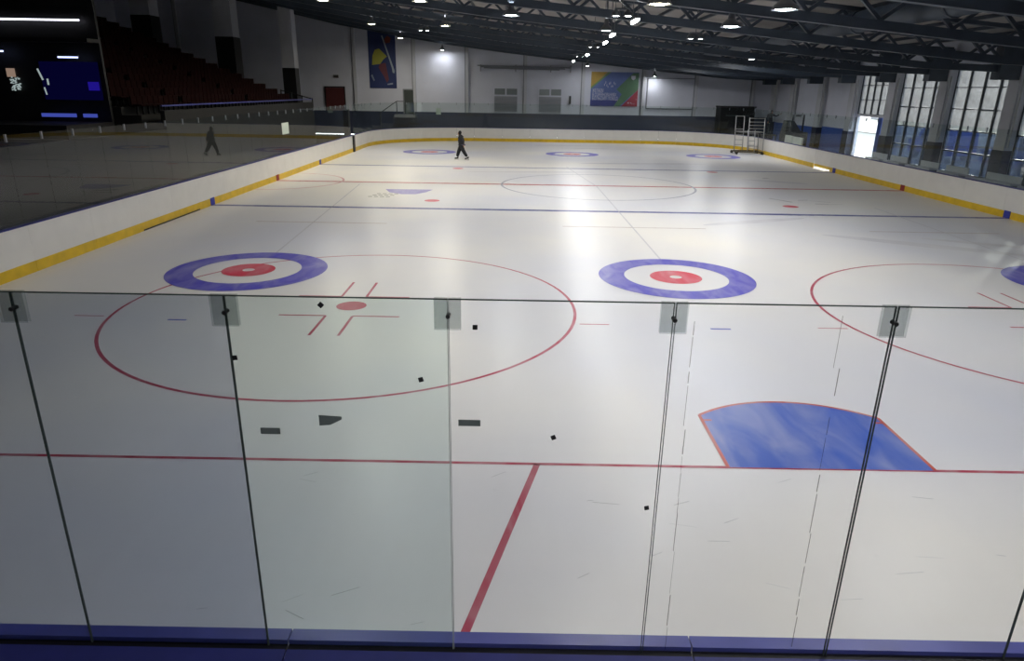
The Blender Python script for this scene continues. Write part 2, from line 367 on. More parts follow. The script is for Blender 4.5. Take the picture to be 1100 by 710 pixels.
tys = [5.6, 11, 16.4, 21.9, 27.4, 33.1, 38.5, 43.8, 49.2, 54.9, 59.4]
names = ['nearest the camera above the goal line', 'second from the camera', 'third from the camera', 'fourth from the camera', 'at the column right of the widest window', 'between the second and third window', 'beside the open door', 'just beyond the open door', 'second before the far wall', 'last but one before the far wall', 'against the far wall']
for y, nme in zip(tys, names): truss(y, 'dark blue steel roof truss ' + nme)
# ventilation duct and cable tray along the hall under the roof
dk = thing('ventilation_duct', (9.0, 0, 0), 'long dark duct running under the right half of the roof', 'duct')
MB().tube((0, 8, 6.75), (0, 58, 6.75), .38, 14).build('pipe', M['steel_dark'], dk, True)
for y in range(9, 58, 6): MB().tube((0, y, 6.75), (0, y+.12, 6.75), .42, 14).build('flange', M['steel_dark'], dk)

# ------------------------------------------------------------------ lamps
lamp_meshes = {}
def area(parent, loc, size, power, colr, spread=3.1415):
    ld = bpy.data.lights.new('lamp_light', 'AREA'); ld.shape = 'DISK'; ld.size = size; ld.energy = power; ld.color = colr; ld.spread = spread
    o = bpy.data.objects.new('lamp_light', ld); col.objects.link(o); o.parent = parent; o.location = loc; return o
def highbay(x, y, z, label, warm=False, r=.3, power=1.0):
    t = thing('high_bay_lamp', (x, y, z), label, 'ceiling lamp', 'high bay lamps')
    k = ('hb', r)
    if k not in lamp_meshes:
        lamp_meshes[k] = (MB().lathe([(r*.3, .42), (r*.35, .25), (r*.8, .12), (r, 0), (r*.95, 0), (r*.75, .1), (.001, .13)], 0, 0, 20).mesh('housing', M['lamp_body']),
                          MB().lathe([(.001, .02), (r*.5, .0), (r*.86, .04), (r*.8, .07), (.001, .075)], 0, 0, 20).mesh('lens', M['lamp']),
                          MB().lathe([(.001, .02), (r*.5, .0), (r*.86, .04), (r*.8, .07), (.001, .075)], 0, 0, 20).mesh('lens', M['lampw']))
    h, l1, l2 = lamp_meshes[k]
    link('housing', h, t); link('lens', l2 if warm else l1, t)
    top = zprof(x)-z
    MB().tube((0, 0, .4), (0, 0, top+1.74), .025, 6).build('hanger', M['lamp_body'], t)
    if z < zprof(x): ul = area(t, (0, 0, .45), r, LAMP_W*power*.14, (1, .988, .968)); ul.rotation_euler = (math.pi, 0, 0)   # added up-light to brighten the roof, like spill above a reflector
    area(t, (0, 0, -.03), r*1.6, LAMP_W*power*(1 if y < 25 else 2.4), (1, .93, .78) if warm else (1, .988, .968))
    return t
def batten(x, y, z, label):
    t = thing('strip_lamp', (x, y, z), label, 'ceiling lamp', 'strip lamps along the middle of the roof')
    MB().box(-.09, -.65, .04, .09, .65, .12).build('housing', M['lamp_body'], t)
    MB().tube((0, -.62, 0), (0, .62, 0), .05, 8).build('tube', M['lamp'], t)
    MB().tube((0, -.5, .1), (0, -.5, zprof(x)-z+1.74), .015, 5).tube((0, .5, .1), (0, .5, zprof(x)-z+1.74), .015, 5).build('hanger', M['lamp_body'], t)
    area(t, (0, 0, -.08), .5, LAMP_W*.3*(3.2 if y > 28 else 1), (1, .988, .968))
def twin(x, y, z, label):
    t = thing('twin_spot_lamp', (x, y, z), label, 'ceiling lamp', 'twin spot lamps')
    for s in (-1, 1): 
        MB().lathe([(.05, .2), (.14, .12), (.16, 0), (.13, 0), (.001, .06)], s*.2, 0, 14).build('housing', M['lamp_body'], t)
        MB().lathe([(.001, 0), (.12, .01), (.12, .03), (.001, .03)], s*.2, 0, 14).build('lens', M['lamp'], t)
    MB().box(-.25, -.03, .2, .25, .03, .25).tube((0, 0, .22), (0, 0, zprof(x)-z+1.74), .02, 5).build('hanger', M['lamp_body'], t)
    area(t, (0, 0, -.05), .4, LAMP_W*.3*(3.2 if y > 28 else 1), (1, .988, .968))
highbay(-12.96, 28.19, 7.95, 'bright lamp in the left row at the top edge of the picture', True)
highbay(-13.2, 40.73, 7.98, 'warm glowing lamp in front of the blue banner', True)
highbay(-13.52, 54.0, 8.02, 'small glowing lamp right of the blue banner', True)
highbay(-10.6, 59.0, 7.4, 'small lamp hanging before the far wall right of the banner', False, .26, .12)
highbay(-7.64, 32.0, 7.25, 'round white lamp above the skater', True)
highbay(-7.53, 21.4, 7.24, 'warm lamp at the top edge above the skater', True)
highbay(-4.08, 21.9, 6.85, 'wide white oval lamp at the top middle', False, .34)
twin(-9.6, 38.7, 7.5, 'pair of small white spots left of the lamp above the skater')
twin(-.38, 17.7, 6.5, 'largest pair of white spots in the middle row')
highbay(.1, 13.81, 6.44, 'big white lamp at the top edge in the middle row', True, .36)
highbay(3.02, 16.91, 6.16, 'white oval lamp right of the middle row', False, .34)
highbay(2.97, 12.07, 6.17, 'rightmost white oval lamp near the top edge', False, .34)
highbay(-.24, 23.16, 6.47, 'small white lamp left of the strip lamps', False, .26, .8)
batten(.2, 18.6, 6.43, 'first strip lamp of the middle row, nearest the camera')
batten(.25, 24.88, 6.43, 'second strip lamp of the middle row')
batten(.48, 29.4, 6.4, 'third strip lamp of the middle row')
twin(.36, 33.56, 6.42, 'small pair of white spots beyond the third strip lamp')
batten(.73, 41.13, 6.38, 'fourth strip lamp of the middle row')
twin(.52, 44.36, 6.4, 'farthest pair of white spots in the middle row')
batten(.67, 52.2, 6.39, 'last strip lamp of the middle row before the far wall')
highbay(2.33, 57.7, 6.23, 'small lamp hanging just above the left edge of the poster', False, .22, .12)
highbay(8.55, 59.0, 5.5, 'small lamp hanging right of the poster', False, .22, .12)
twin(3.18, 22.2, 6.15, 'pair of small white spots right of the middle row')
for y, nm in ((41.2, 'nearer'), (52, 'farther')):  # added lamps to brighten the far right of the hall
    highbay(11.5, y, zprof(11.5)+.55, nm + ' of two added lamps tucked between the trusses on the right', False, .3, .8)
# added lamps above the frame that brighten the near ice and boards
for x, y, pw_, nm in ((-7.5, 10.7, .9, 'above the left curling target'), (.1, 8.5, .9, 'above the middle curling target'), (4.5, 5, .7, 'above the blue crease'),
        (5, -8, .8, 'above the near stand on the right'), (-2, -7.5, .8, 'above the near stand in the middle'),
        (-2.0, 3.2, 1, 'above the goal line in the middle'), (.8, -.5, .85, 'above the end boards right of the middle'), (-7, 3.5, .45, 'above the goal line on the left')):
    highbay(x, y, zprof(x)-.35, 'added unseen roof lamp ' + nm, False, .3, pw_)

# ------------------------------------------------------------------ rink boards
G_clear = glass_mat('clear screen glass', 'f6faf8')
G_near = [glass_mat('tinted near glass', 'e4e8ed', .008, 'b8bcc8'), glass_mat('clear near acrylic', 'ffffff'), glass_mat('greenish near glass', 'f3f8f7', .008, 'c4d0d0')]
BT = 1.07
boards = thing('rink_boards', (0, 0, 0), 'white dasher boards with yellow kick strip around the rink', 'boards')
def offs(p, n_, d): return (p[0]+n_[0]*d, p[1]+n_[1]*d)
def seg(parent, name, p0, p1, n_, t0, t1, z0, z1, m):
    q = MB().prism([offs(p0, n_, t0), offs(p1, n_, t0), offs(p1, n_, t1), offs(p0, n_, t1)], z0, z1)
    return q.build(name, m, parent)
path = []     # (p0, p1, outward normal, tag)
def straight(axis, fixed, breaks, n_):
    for a, b in zip(breaks, breaks[1:]):
        p0, p1 = ((fixed, a), (fixed, b)) if axis == 'y' else ((a, fixed), (b, fixed)); path.append((p0, p1, n_))
def fill(a, b, st):
    k = max(1, round(abs(b-a)/st)); return [a+(b-a)*i/k for i in range(k+1)]
yl = fill(YN+RC, 13.15, 2.4)[:-1]+[13.15, 15.15, 17.0]+fill(17.0, YF-RC, 2.4)[1:]
yr = fill(YN+RC, 33.15, 2.4)[:-1]+[33.15, 35.4]+fill(35.4, YF-RC, 2.4)[1:]
def arc(cx, cy, a0, k=8):
    for i in range(k):
        t0, t1 = math.radians(a0+90*i/k), math.radians(a0+90*(i+1)/k); tm = (t0+t1)/2
        path.append(((cx+RC*math.cos(t0), cy+RC*math.sin(t0)), (cx+RC*math.cos(t1), cy+RC*math.sin(t1)), (math.cos(tm), math.sin(tm))))
straight('y', XL, yl[::-1], (-1, 0)); arc(XL+RC, YN+RC, 180)
straight('x', YN, fill(XL+RC, XR-RC, 2.4), (0, -1)); arc(XR-RC, YN+RC, 270)
straight('y', XR, yr, (1, 0)); arc(XR-RC, YF-RC, 0)
straight('x', YF, fill(XR-RC, XL+RC, 2.4), (0, 1)); arc(XL+RC, YF-RC, 90)
for p0, p1, n_ in path:
    ln = math.hypot(p1[0]-p0[0], p1[1]-p0[1]); d = ((p1[0]-p0[0])/ln, (p1[1]-p0[1])/ln); g = .004
    a = (p0[0]+d[0]*g, p0[1]+d[1]*g); b = (p1[0]-d[0]*g, p1[1]-d[1]*g)
    near = n_ == (0, -1)
    lo = min(p0[1], p1[1]); hi = max(p0[1], p1[1])
    rgate = n_ == (1, 0) and lo > 33 and hi < 35.5; lgate = n_ == (-1, 0) and lo > 13 and hi < 17.1
    z0 = .1 if rgate else 0
    a2 = (a[0], a[1]-.03) if rgate else a
    bp_ = seg(boards, 'board_panel', a, a2 if False else (b[0], b[1]-.05) if rgate else b, n_, .002, .07, z0, BT, M['board'])
    kp = seg(boards, 'kick_plate', a, (b[0], b[1]-.05) if rgate else b, n_, -.012, .0015, .1 if rgate else .045 if lgate else .0, .25, M['kick'])
    if lgate: seg(kp, 'gate_gap_shade', a, b, n_, -.014, .0, .0, .04, M['black'])  # shade of the gap under the left gate, put in as a black strip
    if near:
        seg(boards, 'top_cap', a, b, n_, -.1, -.012, BT, BT+.05, M['cap']); seg(boards, 'cap_slot', a, b, n_, -.012, .03, BT, BT+.02, M['capdark'])
        yo = YN-.03; yp = YN-.34; xa, xb = a[0], b[0]
        MB().add([(xa, yo, BT+.022), (xb, yo, BT+.022), (xb, yp, BT-.04), (xa, yp, BT-.04), (xa, yo, BT-.06), (xb, yo, BT-.06), (xb, yp, BT-.16), (xa, yp, BT-.16)], [(0, 3, 2, 1), (4, 5, 6, 7), (0, 1, 5, 4), (1, 2, 6, 5), (2, 3, 7, 6), (3, 0, 4, 7)]).build('outer_cap', M['capd'], boards)
    else: seg(boards, 'top_cap', a, b, n_, -.012, .12, BT, BT+.03, M['capd'])
for y, mm in ((18.05, 'bluemark'), (32.55, 'bluemark'), (25.25, 'red')):
    for x, s in ((XL, 1), (XR, -1)): MB().box(min(x+s*.014, x+s*.03), y-.17, .01, max(x+s*.014, x+s*.03), y+.17, .27).build('line_marker', M[mm], boards)
for x in (-9.6, -.2, 9.0): MB().box(x-.1, YF-.03, .02, x+.1, YF-.014, .25).build('kick_plate_joint', M['red'], boards) if x < -5 else None

# ------------------------------------------------------------------ glass screens
GT = 3.05
clip_me = MB().box(-.02, -.022, -.17, .02, .022, .0).mesh('clip', M['grey'])
def screen(name, label, segs, every=1):
    t = thing(name, (0, 0, 0), label, 'glass screen'); t['group'] = 'glass screens on the boards'
    for p0, p1, n_ in segs:
        ln = math.hypot(p1[0]-p0[0], p1[1]-p0[1]); d = ((p1[0]-p0[0])/ln, (p1[1]-p0[1])/ln); g = .006
        a = (p0[0]+d[0]*g, p0[1]+d[1]*g); b = (p1[0]-d[0]*g, p1[1]-d[1]*g)
        pn = seg(t, 'glass_pane', a, b, n_, .045, .057, BT+.043, GT, G_clear)
        c = link('clip', clip_me, pn, (p0[0]+n_[0]*.05, p0[1]+n_[1]*.05, GT+.02))
    return t
def cut(p0, p1, st, n_):
    k = max(1, round(math.dist(p0, p1)/st)); pts = [(p0[0]+(p1[0]-p0[0])*i/k, p0[1]+(p1[1]-p0[1])*i/k) for i in range(k+1)]
    return [(u, v, n_) for u, v in zip(pts, pts[1:])]
screen('glass_screen', 'glass screen on the left boards in front of the dark stands', cut((XL, 3.54), (XL, 40.6), 1.2, (-1, 0)))
arcs = [s for s in path if abs(s[2][0]) not in (0, 1) and s[1][1] > 40]
screen('glass_screen', 'glass screen on the far boards in front of the navy dado', cut((XR-RC, YF), (XL+RC, YF), 1.2, (0, 1)))
screen('glass_screen', 'curved glass screen in the far right corner behind the scaffold', [q_ for q_ in arcs if q_[0][0] > 0])
screen('glass_screen', 'curved glass screen in the far left corner beyond the black post', [q_ for q_ in arcs if q_[0][0] < 0])
screen('glass_screen', 'short glass screen between the black post and the far left corner', cut((XL, 45.6), (XL, 41.4), 1.2, (-1, 0)))
screen('glass_screen', 'clear glass screen on the right boards before the windows', cut((XR, 3.54), (XR, 45.6), 1.2, (1, 0)))
# near screen, the one the camera looks through
ns = thing('glass_screen', (0, 0, 0), 'tall near glass screen the rink is seen through, with square grey clips', 'glass screen', 'glass screens on the boards')
SE = [-9.4, -8.3, -7.25, -6.19, -5.165, -4.09, -3.0, -1.94, -.905, .16, 1.22]
NG = GT+.155
M['edge'] = mat('glass edge', '4a5452', .8, spec=.1); M['edgel'] = mat('light glass edge', 'b4bcba', .8, spec=.1)
M['clip'] = glass_mat('smoky plastic clip', 'eceeee')
M['sticker'] = mat('grey tape', '7c8686', .5); M['pad'] = mat('black rubber', '181a1c', .6)
M['grey_streak'] = glass_mat('grey_streak', 'd8d8d6')
panes = {}
def SEAM(x):      # half gap, edge width, edge material of a joint
    if abs(x+4.09) < .05: return .002, .0025, M['edgel']
    if abs(x+3.0) < .05: return .0045, .0025, M['edge']
    if abs(x+1.94) < .05: return .005, .004, M['edge']
    return .001, .0035, M['edge']
GY = YN
for i, (a, b) in enumerate(zip(SE, SE[1:])):
    g = G_near[0] if b < -5 else G_near[2] if b < -4 else G_near[1]
    ga, ea, ma = SEAM(a); gb, eb, mb_ = SEAM(b)
    p = MB().box(a+ga, GY-.004, 1.092, b-gb, GY+.004, NG).build('glass_pane', g, ns); panes[round(a, 2)] = p
    MB().box(a+ga, GY-.005, NG, b-gb, GY+.005, NG+.005).build('top_edge', M['edge'], p)
    MB().box(a+ga, GY-.005, 1.092, a+ga+ea, GY+.005, NG).build('side_edge', ma, p)
    MB().box(b-gb-eb, GY-.005, 1.092, b-gb, GY+.005, NG).build('side_edge', mb_, p)
for x in SE[1:-1]:
    c = MB().box(x-.068, GY+.008, NG-.15, x+.062, GY+.013, NG+.008).box(x-.068, GY-.013, NG-.15, x+.062, GY-.008, NG+.008).build('clip_plate', M['clip'], ns)
    MB().tube((x, GY-.022, NG-.08), (x, GY+.022, NG-.08), .011, 10).build('bolt', M['pad'], c)
def on(x):
    for a, b in zip(SE, SE[1:]):
        if a <= x < b: return panes[round(a, 2)]
def rot_sq(name, x, z, w_, h_, ang, m):
    pts = [(-w_/2, -h_/2), (w_/2, -h_/2), (w_/2, h_/2), (-w_/2, h_/2)]; ca, sa = math.cos(ang), math.sin(ang)
    vs = [(x+ca*u-sa*v, GY-.007-dd, z+sa*u+ca*v) for dd in (0, .003) for u, v in pts]
    MB().add(vs, [(3, 2, 1, 0), (4, 5, 6, 7), (0, 1, 5, 4), (1, 2, 6, 5), (2, 3, 7, 6), (3, 0, 4, 7)]).build(name, m, on(x))
for x, z, a in ((-4.7, 3.17, .8), (-5.145, 2.89, .1), (-4.23, 2.79, .3), (-3.96, 3.07, 0), (-3.56, 2.48, .4), (-3.05, 2.07, .2)): rot_sq('rubber_pad', x, z-.0, .024, .024, a, M['pad'])
rot_sq('tape', -5.01, 2.49, .1, .035, 0, M['sticker']); rot_sq('tape', -3.99, 2.555, .112, .035, 0, M['sticker'])
vs = [(-4.755, 2.585), (-4.64, 2.578), (-4.64, 2.562), (-4.70, 2.53), (-4.755, 2.525)]
MB().add([(x, GY-.007-d, z) for d in (0, .003) for x, z in vs], [(0, 1, 2, 3, 4), (9, 8, 7, 6, 5)]+[(i, i+5, (i+1) % 5+5, (i+1) % 5) for i in range(5)]).build('tape', M['sticker'], on(-4.7))
for x0, x1, za, zb, seed in ((-2.905, -2.865, 3.12, 1.12, 1), (-2.2, -2.15, 3.16, 2.74, 2), (-2.17, -2.14, 2.62, 1.14, 3)):
    q = MB(); rr = random.Random(seed); z = za
    while z > zb:
        l_ = rr.uniform(.04, .28); f = (za-z)/(za-zb+.001); x = x0+(x1-x0)*f+rr.uniform(-.003, .003); ww = rr.uniform(.0015, .005)
        q.box(x-ww/2, GY-.0085, max(zb, z-l_), x+ww/2, GY-.007, z); z -= l_+rr.uniform(0, .03)
    q.build('grey_streak', M['grey_streak'], on(x0))  # thin broken grey streaks running down the pane
# pale sheets of paper taped to the screens
M['paper'] = mat('pale paper', 'b8c4bc', .7)
tag(MB().box(XL-.04, 26.65, 1.98, XL-.03, 27.65, 2.5).build('paper_notice', M['paper']), 'pale square paper notice taped to the left glass screen', 'notice')
tag(MB().box(-10.6, YF+.03, 2.1, -10.2, YF+.04, 2.6).build('paper_notice', M['paper']), 'small pale paper notice on the far glass above the house', 'notice')

# ------------------------------------------------------------------ columns at the left and behind the stands
def column(x, y, wd, ztop_dark, zt, label, dp=None):
    t = thing('hall_column', (x, y, 0), label, 'column', 'hall columns on the left')
    dp = dp or wd
    MB().box(-wd/2, -dp/2, 0, wd/2, dp/2, ztop_dark).build('painted_base', M['black'], t)
    MB().box(-wd/2+.02, -dp/2+.02, ztop_dark, wd/2-.02, dp/2-.02, zt).build('shaft', M['col'], t)
    return t
c = thing('padded_post', (-15.22, 41.0, 0), 'black padded post beside the left boards near the far corner', 'post')
MB().box(-.22, -.22, 0, .14, .22, 2.75).build('post', M['black'], c)
MB().box(.338, -.24, .0, .4, .24, 1.05).build('pad', M['black'], c)
column(-21.7, 50.5, 1.0, 5.5, 9.9, 'column with black base at the low end of the red stands')
column(-26.4, 50.5, 1.4, 7.67, 10.9, 'column with black base behind the middle of the red stands')
column(-32.6, 50.5, 1.5, 9.1, 12.0, 'leftmost visible column, above the top rows of the red stands')

# ------------------------------------------------------------------ stands on the left
NR = 20; SX0, SZ0 = -19.4, 2.5; TD, TH = .86, .335; SY0, SY1 = 24.6, 48.0
st = thing('grandstand', (0, 0, 0), 'dark stepped grandstand behind the left boards', 'grandstand')
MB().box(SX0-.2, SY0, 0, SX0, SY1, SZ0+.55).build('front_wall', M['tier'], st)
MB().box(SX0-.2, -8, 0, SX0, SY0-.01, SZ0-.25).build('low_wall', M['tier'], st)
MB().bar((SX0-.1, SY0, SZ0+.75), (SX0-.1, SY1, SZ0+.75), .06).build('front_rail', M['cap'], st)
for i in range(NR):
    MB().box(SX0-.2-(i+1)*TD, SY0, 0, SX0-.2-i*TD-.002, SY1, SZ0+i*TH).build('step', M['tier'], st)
nth = ['lowest', 'second', 'third', 'fourth', 'fifth', 'sixth', 'seventh', 'eighth', 'ninth', 'tenth', 'eleventh', 'twelfth', 'thirteenth', 'fourteenth', 'fifteenth', 'sixteenth', 'seventeenth', 'eighteenth', 'nineteenth', 'topmost']
# one row of tip-up seats, shared by all rows
sq = MB(); sb = MB(); y = SY0+.4; k = 0
while y < SY1-.5:
    if k % 18 != 9:
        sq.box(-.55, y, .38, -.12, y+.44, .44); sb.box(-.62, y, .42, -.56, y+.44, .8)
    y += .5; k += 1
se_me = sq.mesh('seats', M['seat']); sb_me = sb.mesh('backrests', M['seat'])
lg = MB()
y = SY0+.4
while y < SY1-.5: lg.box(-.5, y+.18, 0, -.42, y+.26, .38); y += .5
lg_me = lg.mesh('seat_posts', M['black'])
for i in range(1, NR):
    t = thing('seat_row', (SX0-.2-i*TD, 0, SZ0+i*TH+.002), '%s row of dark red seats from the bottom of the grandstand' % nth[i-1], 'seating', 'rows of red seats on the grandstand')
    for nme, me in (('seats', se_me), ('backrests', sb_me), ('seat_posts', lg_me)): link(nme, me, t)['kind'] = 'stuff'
gr = thing('guard_rail', (-20.6, 49.2, 0), 'dark guard rail at the low far end of the red stands', 'railing')
for x in (-1.6, -.8, 0, .8): MB().tube((x, 0, 0), (x, 0, 3.9-.4*(x+1.6)/.8*.5), .05, 6).build('post', M['black'], gr)
for z in (0, .5, 1.0): MB().tube((-1.6, 0, 3.85-z), (.8, 0, 3.25-z), .04, 6).build('rail', M['black'], gr)

# control booth at the left edge
bt = thing('control_booth', (0, 24.0, 0), 'black glazed control booth with blue lit screen at the left edge', 'booth')
MB().box(-33, .25, 0, -21.6, .4, 9.5).build('back_wall', M['booth'], bt)
MB().box(-33, -3, 2.01, -21.6, .25, 2.55).build('counter', M['booth'], bt)
MB().box(-33, -.6, 5.75, -21.6, .25, 5.9).build('canopy', M['booth'], bt)
MB().box(-33, -3, 0, -21.6, .25, 2.0).build('base', M['booth'], bt)
MB().box(-24.3, .18, 3.45, -21.8, .24, 5.0).build('screen', M['screenblue'], bt)['label'] = 'blue lit screen'
MB().box(-22.3, .12, 3.85, -21.85, .17, 4.2).build('lit_patch', M['screenblue2'], bt)
MB().box(-24.3, -.3, 2.75, -22.8, -.26, 2.9).box(-22.5, -.3, 2.75, -21.9, -.26, 2.9).build('lit_strip', M['stripblue'], bt)
MB().box(-25.75, .15, 4.35, -25.4, .2, 4.7).build('lit_picture', M['litpic'], bt)
q = MB(); rr = random.Random(3)
for k in range(60):
    x = -25.5+rr.uniform(-.18, .22); z = 4.05+rr.uniform(-.28, .28); s_ = rr.uniform(.02, .05); q.box(x, .15, z, x+s_, .2, z+s_)
q.build('lit_speckles', M['litwhite'], bt)['kind'] = 'stuff'
MB().bar((-24.35, .1, 4.7), (-24.2, .1, 4.25), .05).bar((-24.0, .1, 4.3), (-24.0, .1, 4.05), .05).bar((-24.2, .1, 3.95), (-24.15, .1, 3.65), .04).build('lit_edges', M['litwhite'], bt)
def ftube(x0, x1, y, z, m, label):
    t = thing('fluorescent_lamp', ((x0+x1)/2, y, z), label, 'ceiling lamp', 'fluorescent lamps of the booth'); h = (x1-x0)/2
    MB().box(-h, -.05, .04, h, .05, .1).build('housing', M['lamp_body'], t); MB().tube((-h+.03, 0, 0), (h-.03, 0, 0), .032, 8).build('tube', m, t)
ftube(-27.5, -22.1, 24.0, 6.62, M['tube'], 'long white fluorescent lamp at the upper left')
ftube(-23.15, -22.25, 23.7, 5.16, M['tubeb'], 'short bluish lamp above the blue screen')
ftube(-26.6, -25.35, 23.7, 5.36, M['tubeb'], 'short bluish lamp at the very left edge')

# ------------------------------------------------------------------ far wall things
def quad_box(mb, x0, x1, z0, z1, y, t): return mb.box(x0, y-t, z0, x1, y, z1)
for x0, x1, g in ((-6.03, -3.72, 'left'), (-1.9, .35, 'right')):
    t = thing('wall_vent', (0, YW-.01, 0), '%s of two grey shutters with small panes above on the far wall' % g, 'shutter', 'grey shutters on the far wall')
    MB().box(x0, -.12, 2.2, x1, 0, 4.35).build('frame', M['white_wall'], t)
    sh = MB()
    for k in range(13): sh.box(x0+.1, -.17, 2.25+k*.103, x1-.1, -.125, 2.335+k*.103)
    sh.build('shutter', M['grey'], t)
    xm = (x0+x1)/2
    for a, b in ((x0+.12, xm-.07), (xm+.07, x1-.12)): MB().box(a, -.15, 3.72, b, -.12, 4.25).build('pane', mat('dusty pane', '6c7478', .2), t)
# advertising poster
po = thing('poster', (2.95, YW-.05, 2.85), 'colourful sports poster with white lettering on the far wall', 'poster')
PW, PH = 4.36, 2.98
def pcol(n_, c): return mat(n_, c, .5, var=.12, scale=1.2)
def ppoly(name, pts, m, y): 
    vs = [(u*PW, yy, v*PH) for yy in (y, y-.01) for u, v in pts]; n_ = len(pts)
    return MB().add(vs, [tuple(range(n_-1, -1, -1)), tuple(range(n_, 2*n_))]+[(i, (i+1) % n_, (i+1) % n_+n_, i+n_) for i in range(n_)]).build(name, m, po)
ppoly('backing', [(0, 0), (1, 0), (1, 1), (0, 1)], pcol('poster blue', '5c6ea4'), 0)
ppoly('corner_print', [(0, .55), (.35, 1), (0, 1)], pcol('poster ochre', 'a88a40'), -.012)
ppoly('stripe', [(0, .5), (.0, .56), (.36, 1), (.42, 1)], pcol('poster lime', '6c8a5c'), -.013)
ppoly('stripe', [(.5, 0), (.62, 0), (1, .5), (1, .98), (.88, .98), (.54, .5), (.66, .36)], pcol('poster green', '56785f'), -.014)
ppoly('corner_print', [(.66, 0), (1, 0), (1, .5)], pcol('poster red', '943a48'), -.016)
ppoly('lower_print', [(0, 0), (.5, 0), (.62, .18), (0, .18)], pcol('poster navy', '3c4480'), -.013)
M['pw'] = mat('poster white', 'c8c8d8', .5)
ppoly('emblem', [(.84, .9), (.93, .9), (.93, .82), (.885, .77), (.84, .82)], M['pw'], -.027)
q = MB(); rr = random.Random(5)
for k in range(14):
    u = rr.uniform(.75, .97)*PW; v = rr.uniform(.03, .3)*PH
    if v/PH < (u/PW-.68): q.box(u, -.05, v, u+rr.uniform(.03, .1), -.02, v+rr.uniform(.03, .12))
for k in range(10): q.box((.28+k*.025)*PW, -.05, (.6+.06*math.sin(k*1.7))*PH, (.29+k*.025)*PW, -.02, (.66+.07*math.sin(k*1.7))*PH)
q.build('small_print', M['pw'], po)['kind'] = 'stuff'
def text(s, size, loc, m, parent, name='lettering', rz=0, width=None):
    cu = bpy.data.curves.new('txt', 'FONT'); cu.body = s; cu.size = size; cu.extrude = .004
    o = bpy.data.objects.new('txt', cu); col.objects.link(o); dg = bpy.context.evaluated_depsgraph_get(); dg.update()
    me = bpy.data.meshes.new_from_object(o.evaluated_get(dg)); bpy.data.objects.remove(o)
    me.materials.clear(); me.materials.append(m)
    if width:
        xs = [v.co.x for v in me.vertices]; f = width/max(.001, max(xs)-min(xs))
        for v in me.vertices: v.co.x *= f
    r = link(name, me, parent, loc); r.rotation_euler = (math.pi/2, 0, rz); return r
text('ЖЕЛАЕМ', .42, (.16, -.03, .41*PH), M['pw'], po, width=1.0)
text('В СОРЕВНОВАНИЯХ', .42, (.16, -.03, .29*PH), M['pw'], po, width=2.2)
text('БОЛЬШИХ ПОБЕД', .42, (.16, -.03, .18*PH), M['pw'], po, width=2.35)
# tall banner with a sports figure
ba = thing('banner', (-17.45, YW-.02, 4.1), 'tall dark blue banner with a yellow shape and a white stick', 'banner')
BW, BH = 2.5, 5.0
def bpoly(name, pts, c, y):
    vs = [(u*BW, yy, v*BH) for yy in (y, y-.01) for u, v in pts]; n_ = len(pts)
    MB().add(vs, [tuple(range(n_-1, -1, -1)), tuple(range(n_, 2*n_))]+[(i, (i+1) % n_, (i+1) % n_+n_, i+n_) for i in range(n_)]).build(name, mat(name+' print', c, .6, var=.1, scale=1), ba)
bpoly('cloth', [(0, 0), (1, 0), (1, 1), (0, 1)], '1c2c5c', 0)
bpoly('sports_shirt', [(.12, .4), (.42, .42), (.55, .5), (.68, .55), (.4, .68), (.25, .66), (.15, .56)], '8c8c34', -.012)
bpoly('trousers', [(.4, .42), (.62, .44), (.72, .15), (.64, .1), (.55, .2), (.35, .36)], '5c2c38', -.013)
bpoly('helmet', [(.6, .84), (.72, .9), (.85, .86), (.8, .78), (.64, .77)], '6c2c20', -.013)
bpoly('stick', [(.5, .9), (.54, .9), (.95, .3), (.92, .26), (.86, .28), (.84, .36)], '8c98a4', -.03)
bpoly('skate', [(.66, .08), (.86, .1), (.86, .07), (.66, .06)], '8890a0', -.02)
bpoly('leg', [(.06, .22), (.12, .24), (.2, .14), (.16, .12)], '707c90', -.02)
# pipe bundle
pb = thing('pipe_bracket', (0, YW-.4, 0), 'long horizontal pipe rack mounted high on the far wall', 'pipe rack')
for k, z in enumerate((6.2, 6.1, 6.02)): MB().tube((-7.5+k*.3, 0, z), (1.0-k*.5, 0, z-.1), .06, 6).build('pipe', M['grey'], pb)
for x in (-7.2, -4, -.8, 1.0): MB().box(x-.04, -.05, 5.7, x+.04, .38, 6.3).build('bracket', M['grey'], pb)
# doorway with steps rail
dd = thing('door_1', (-13.85, YW-.05, 0), None, None); dd['kind'] = 'structure'
MB().box(-.45, -.06, 1.9, .4, 0, 3.98).build('door_leaf', mat('grey green door', '38403e', .6), dd)
MB().box(-.55, -.1, 1.9, -.46, 0, 4.05).box(.41, -.1, 1.9, .5, 0, 4.05).box(-.55, -.1, 3.99, .5, 0, 4.08).build('door_frame', M['grey'], dd)
lr = thing('stair_landing', (-14.1, YW-.7, 0), 'grey landing rail in front of the far wall door', 'railing')
MB().box(-1.0, -.5, 1.6, .9, .5, 1.85).build('platform', M['grey'], lr)
for x in (-.75, .8): MB().tube((x, -.45, 1.85), (x, -.45, 3.0), .04, 6).build('post', M['mull'], lr)
MB().tube((-.75, -.45, 3.0), (-.1, -.45, 3.0), .04, 6).build('rail', M['mull'], lr); MB().tube((-.75, -.45, 3.0), (-2.4, -.45, 1.9), .04, 6).build('rail', M['mull'], lr)
MB().tube((-2.3, -.4, 0), (-2.3, -.4, 1.95), .05, 6).build('post', M['mull'], lr)
d2 = thing('door_2', (-20.7, YW-.05, 0), None, None); d2['kind'] = 'structure'
MB().box(-.85, -.08, 2.08, .85, 0, 4.1).build('door_leaf', mat('dark red door', '4c1a1c', .6), d2)
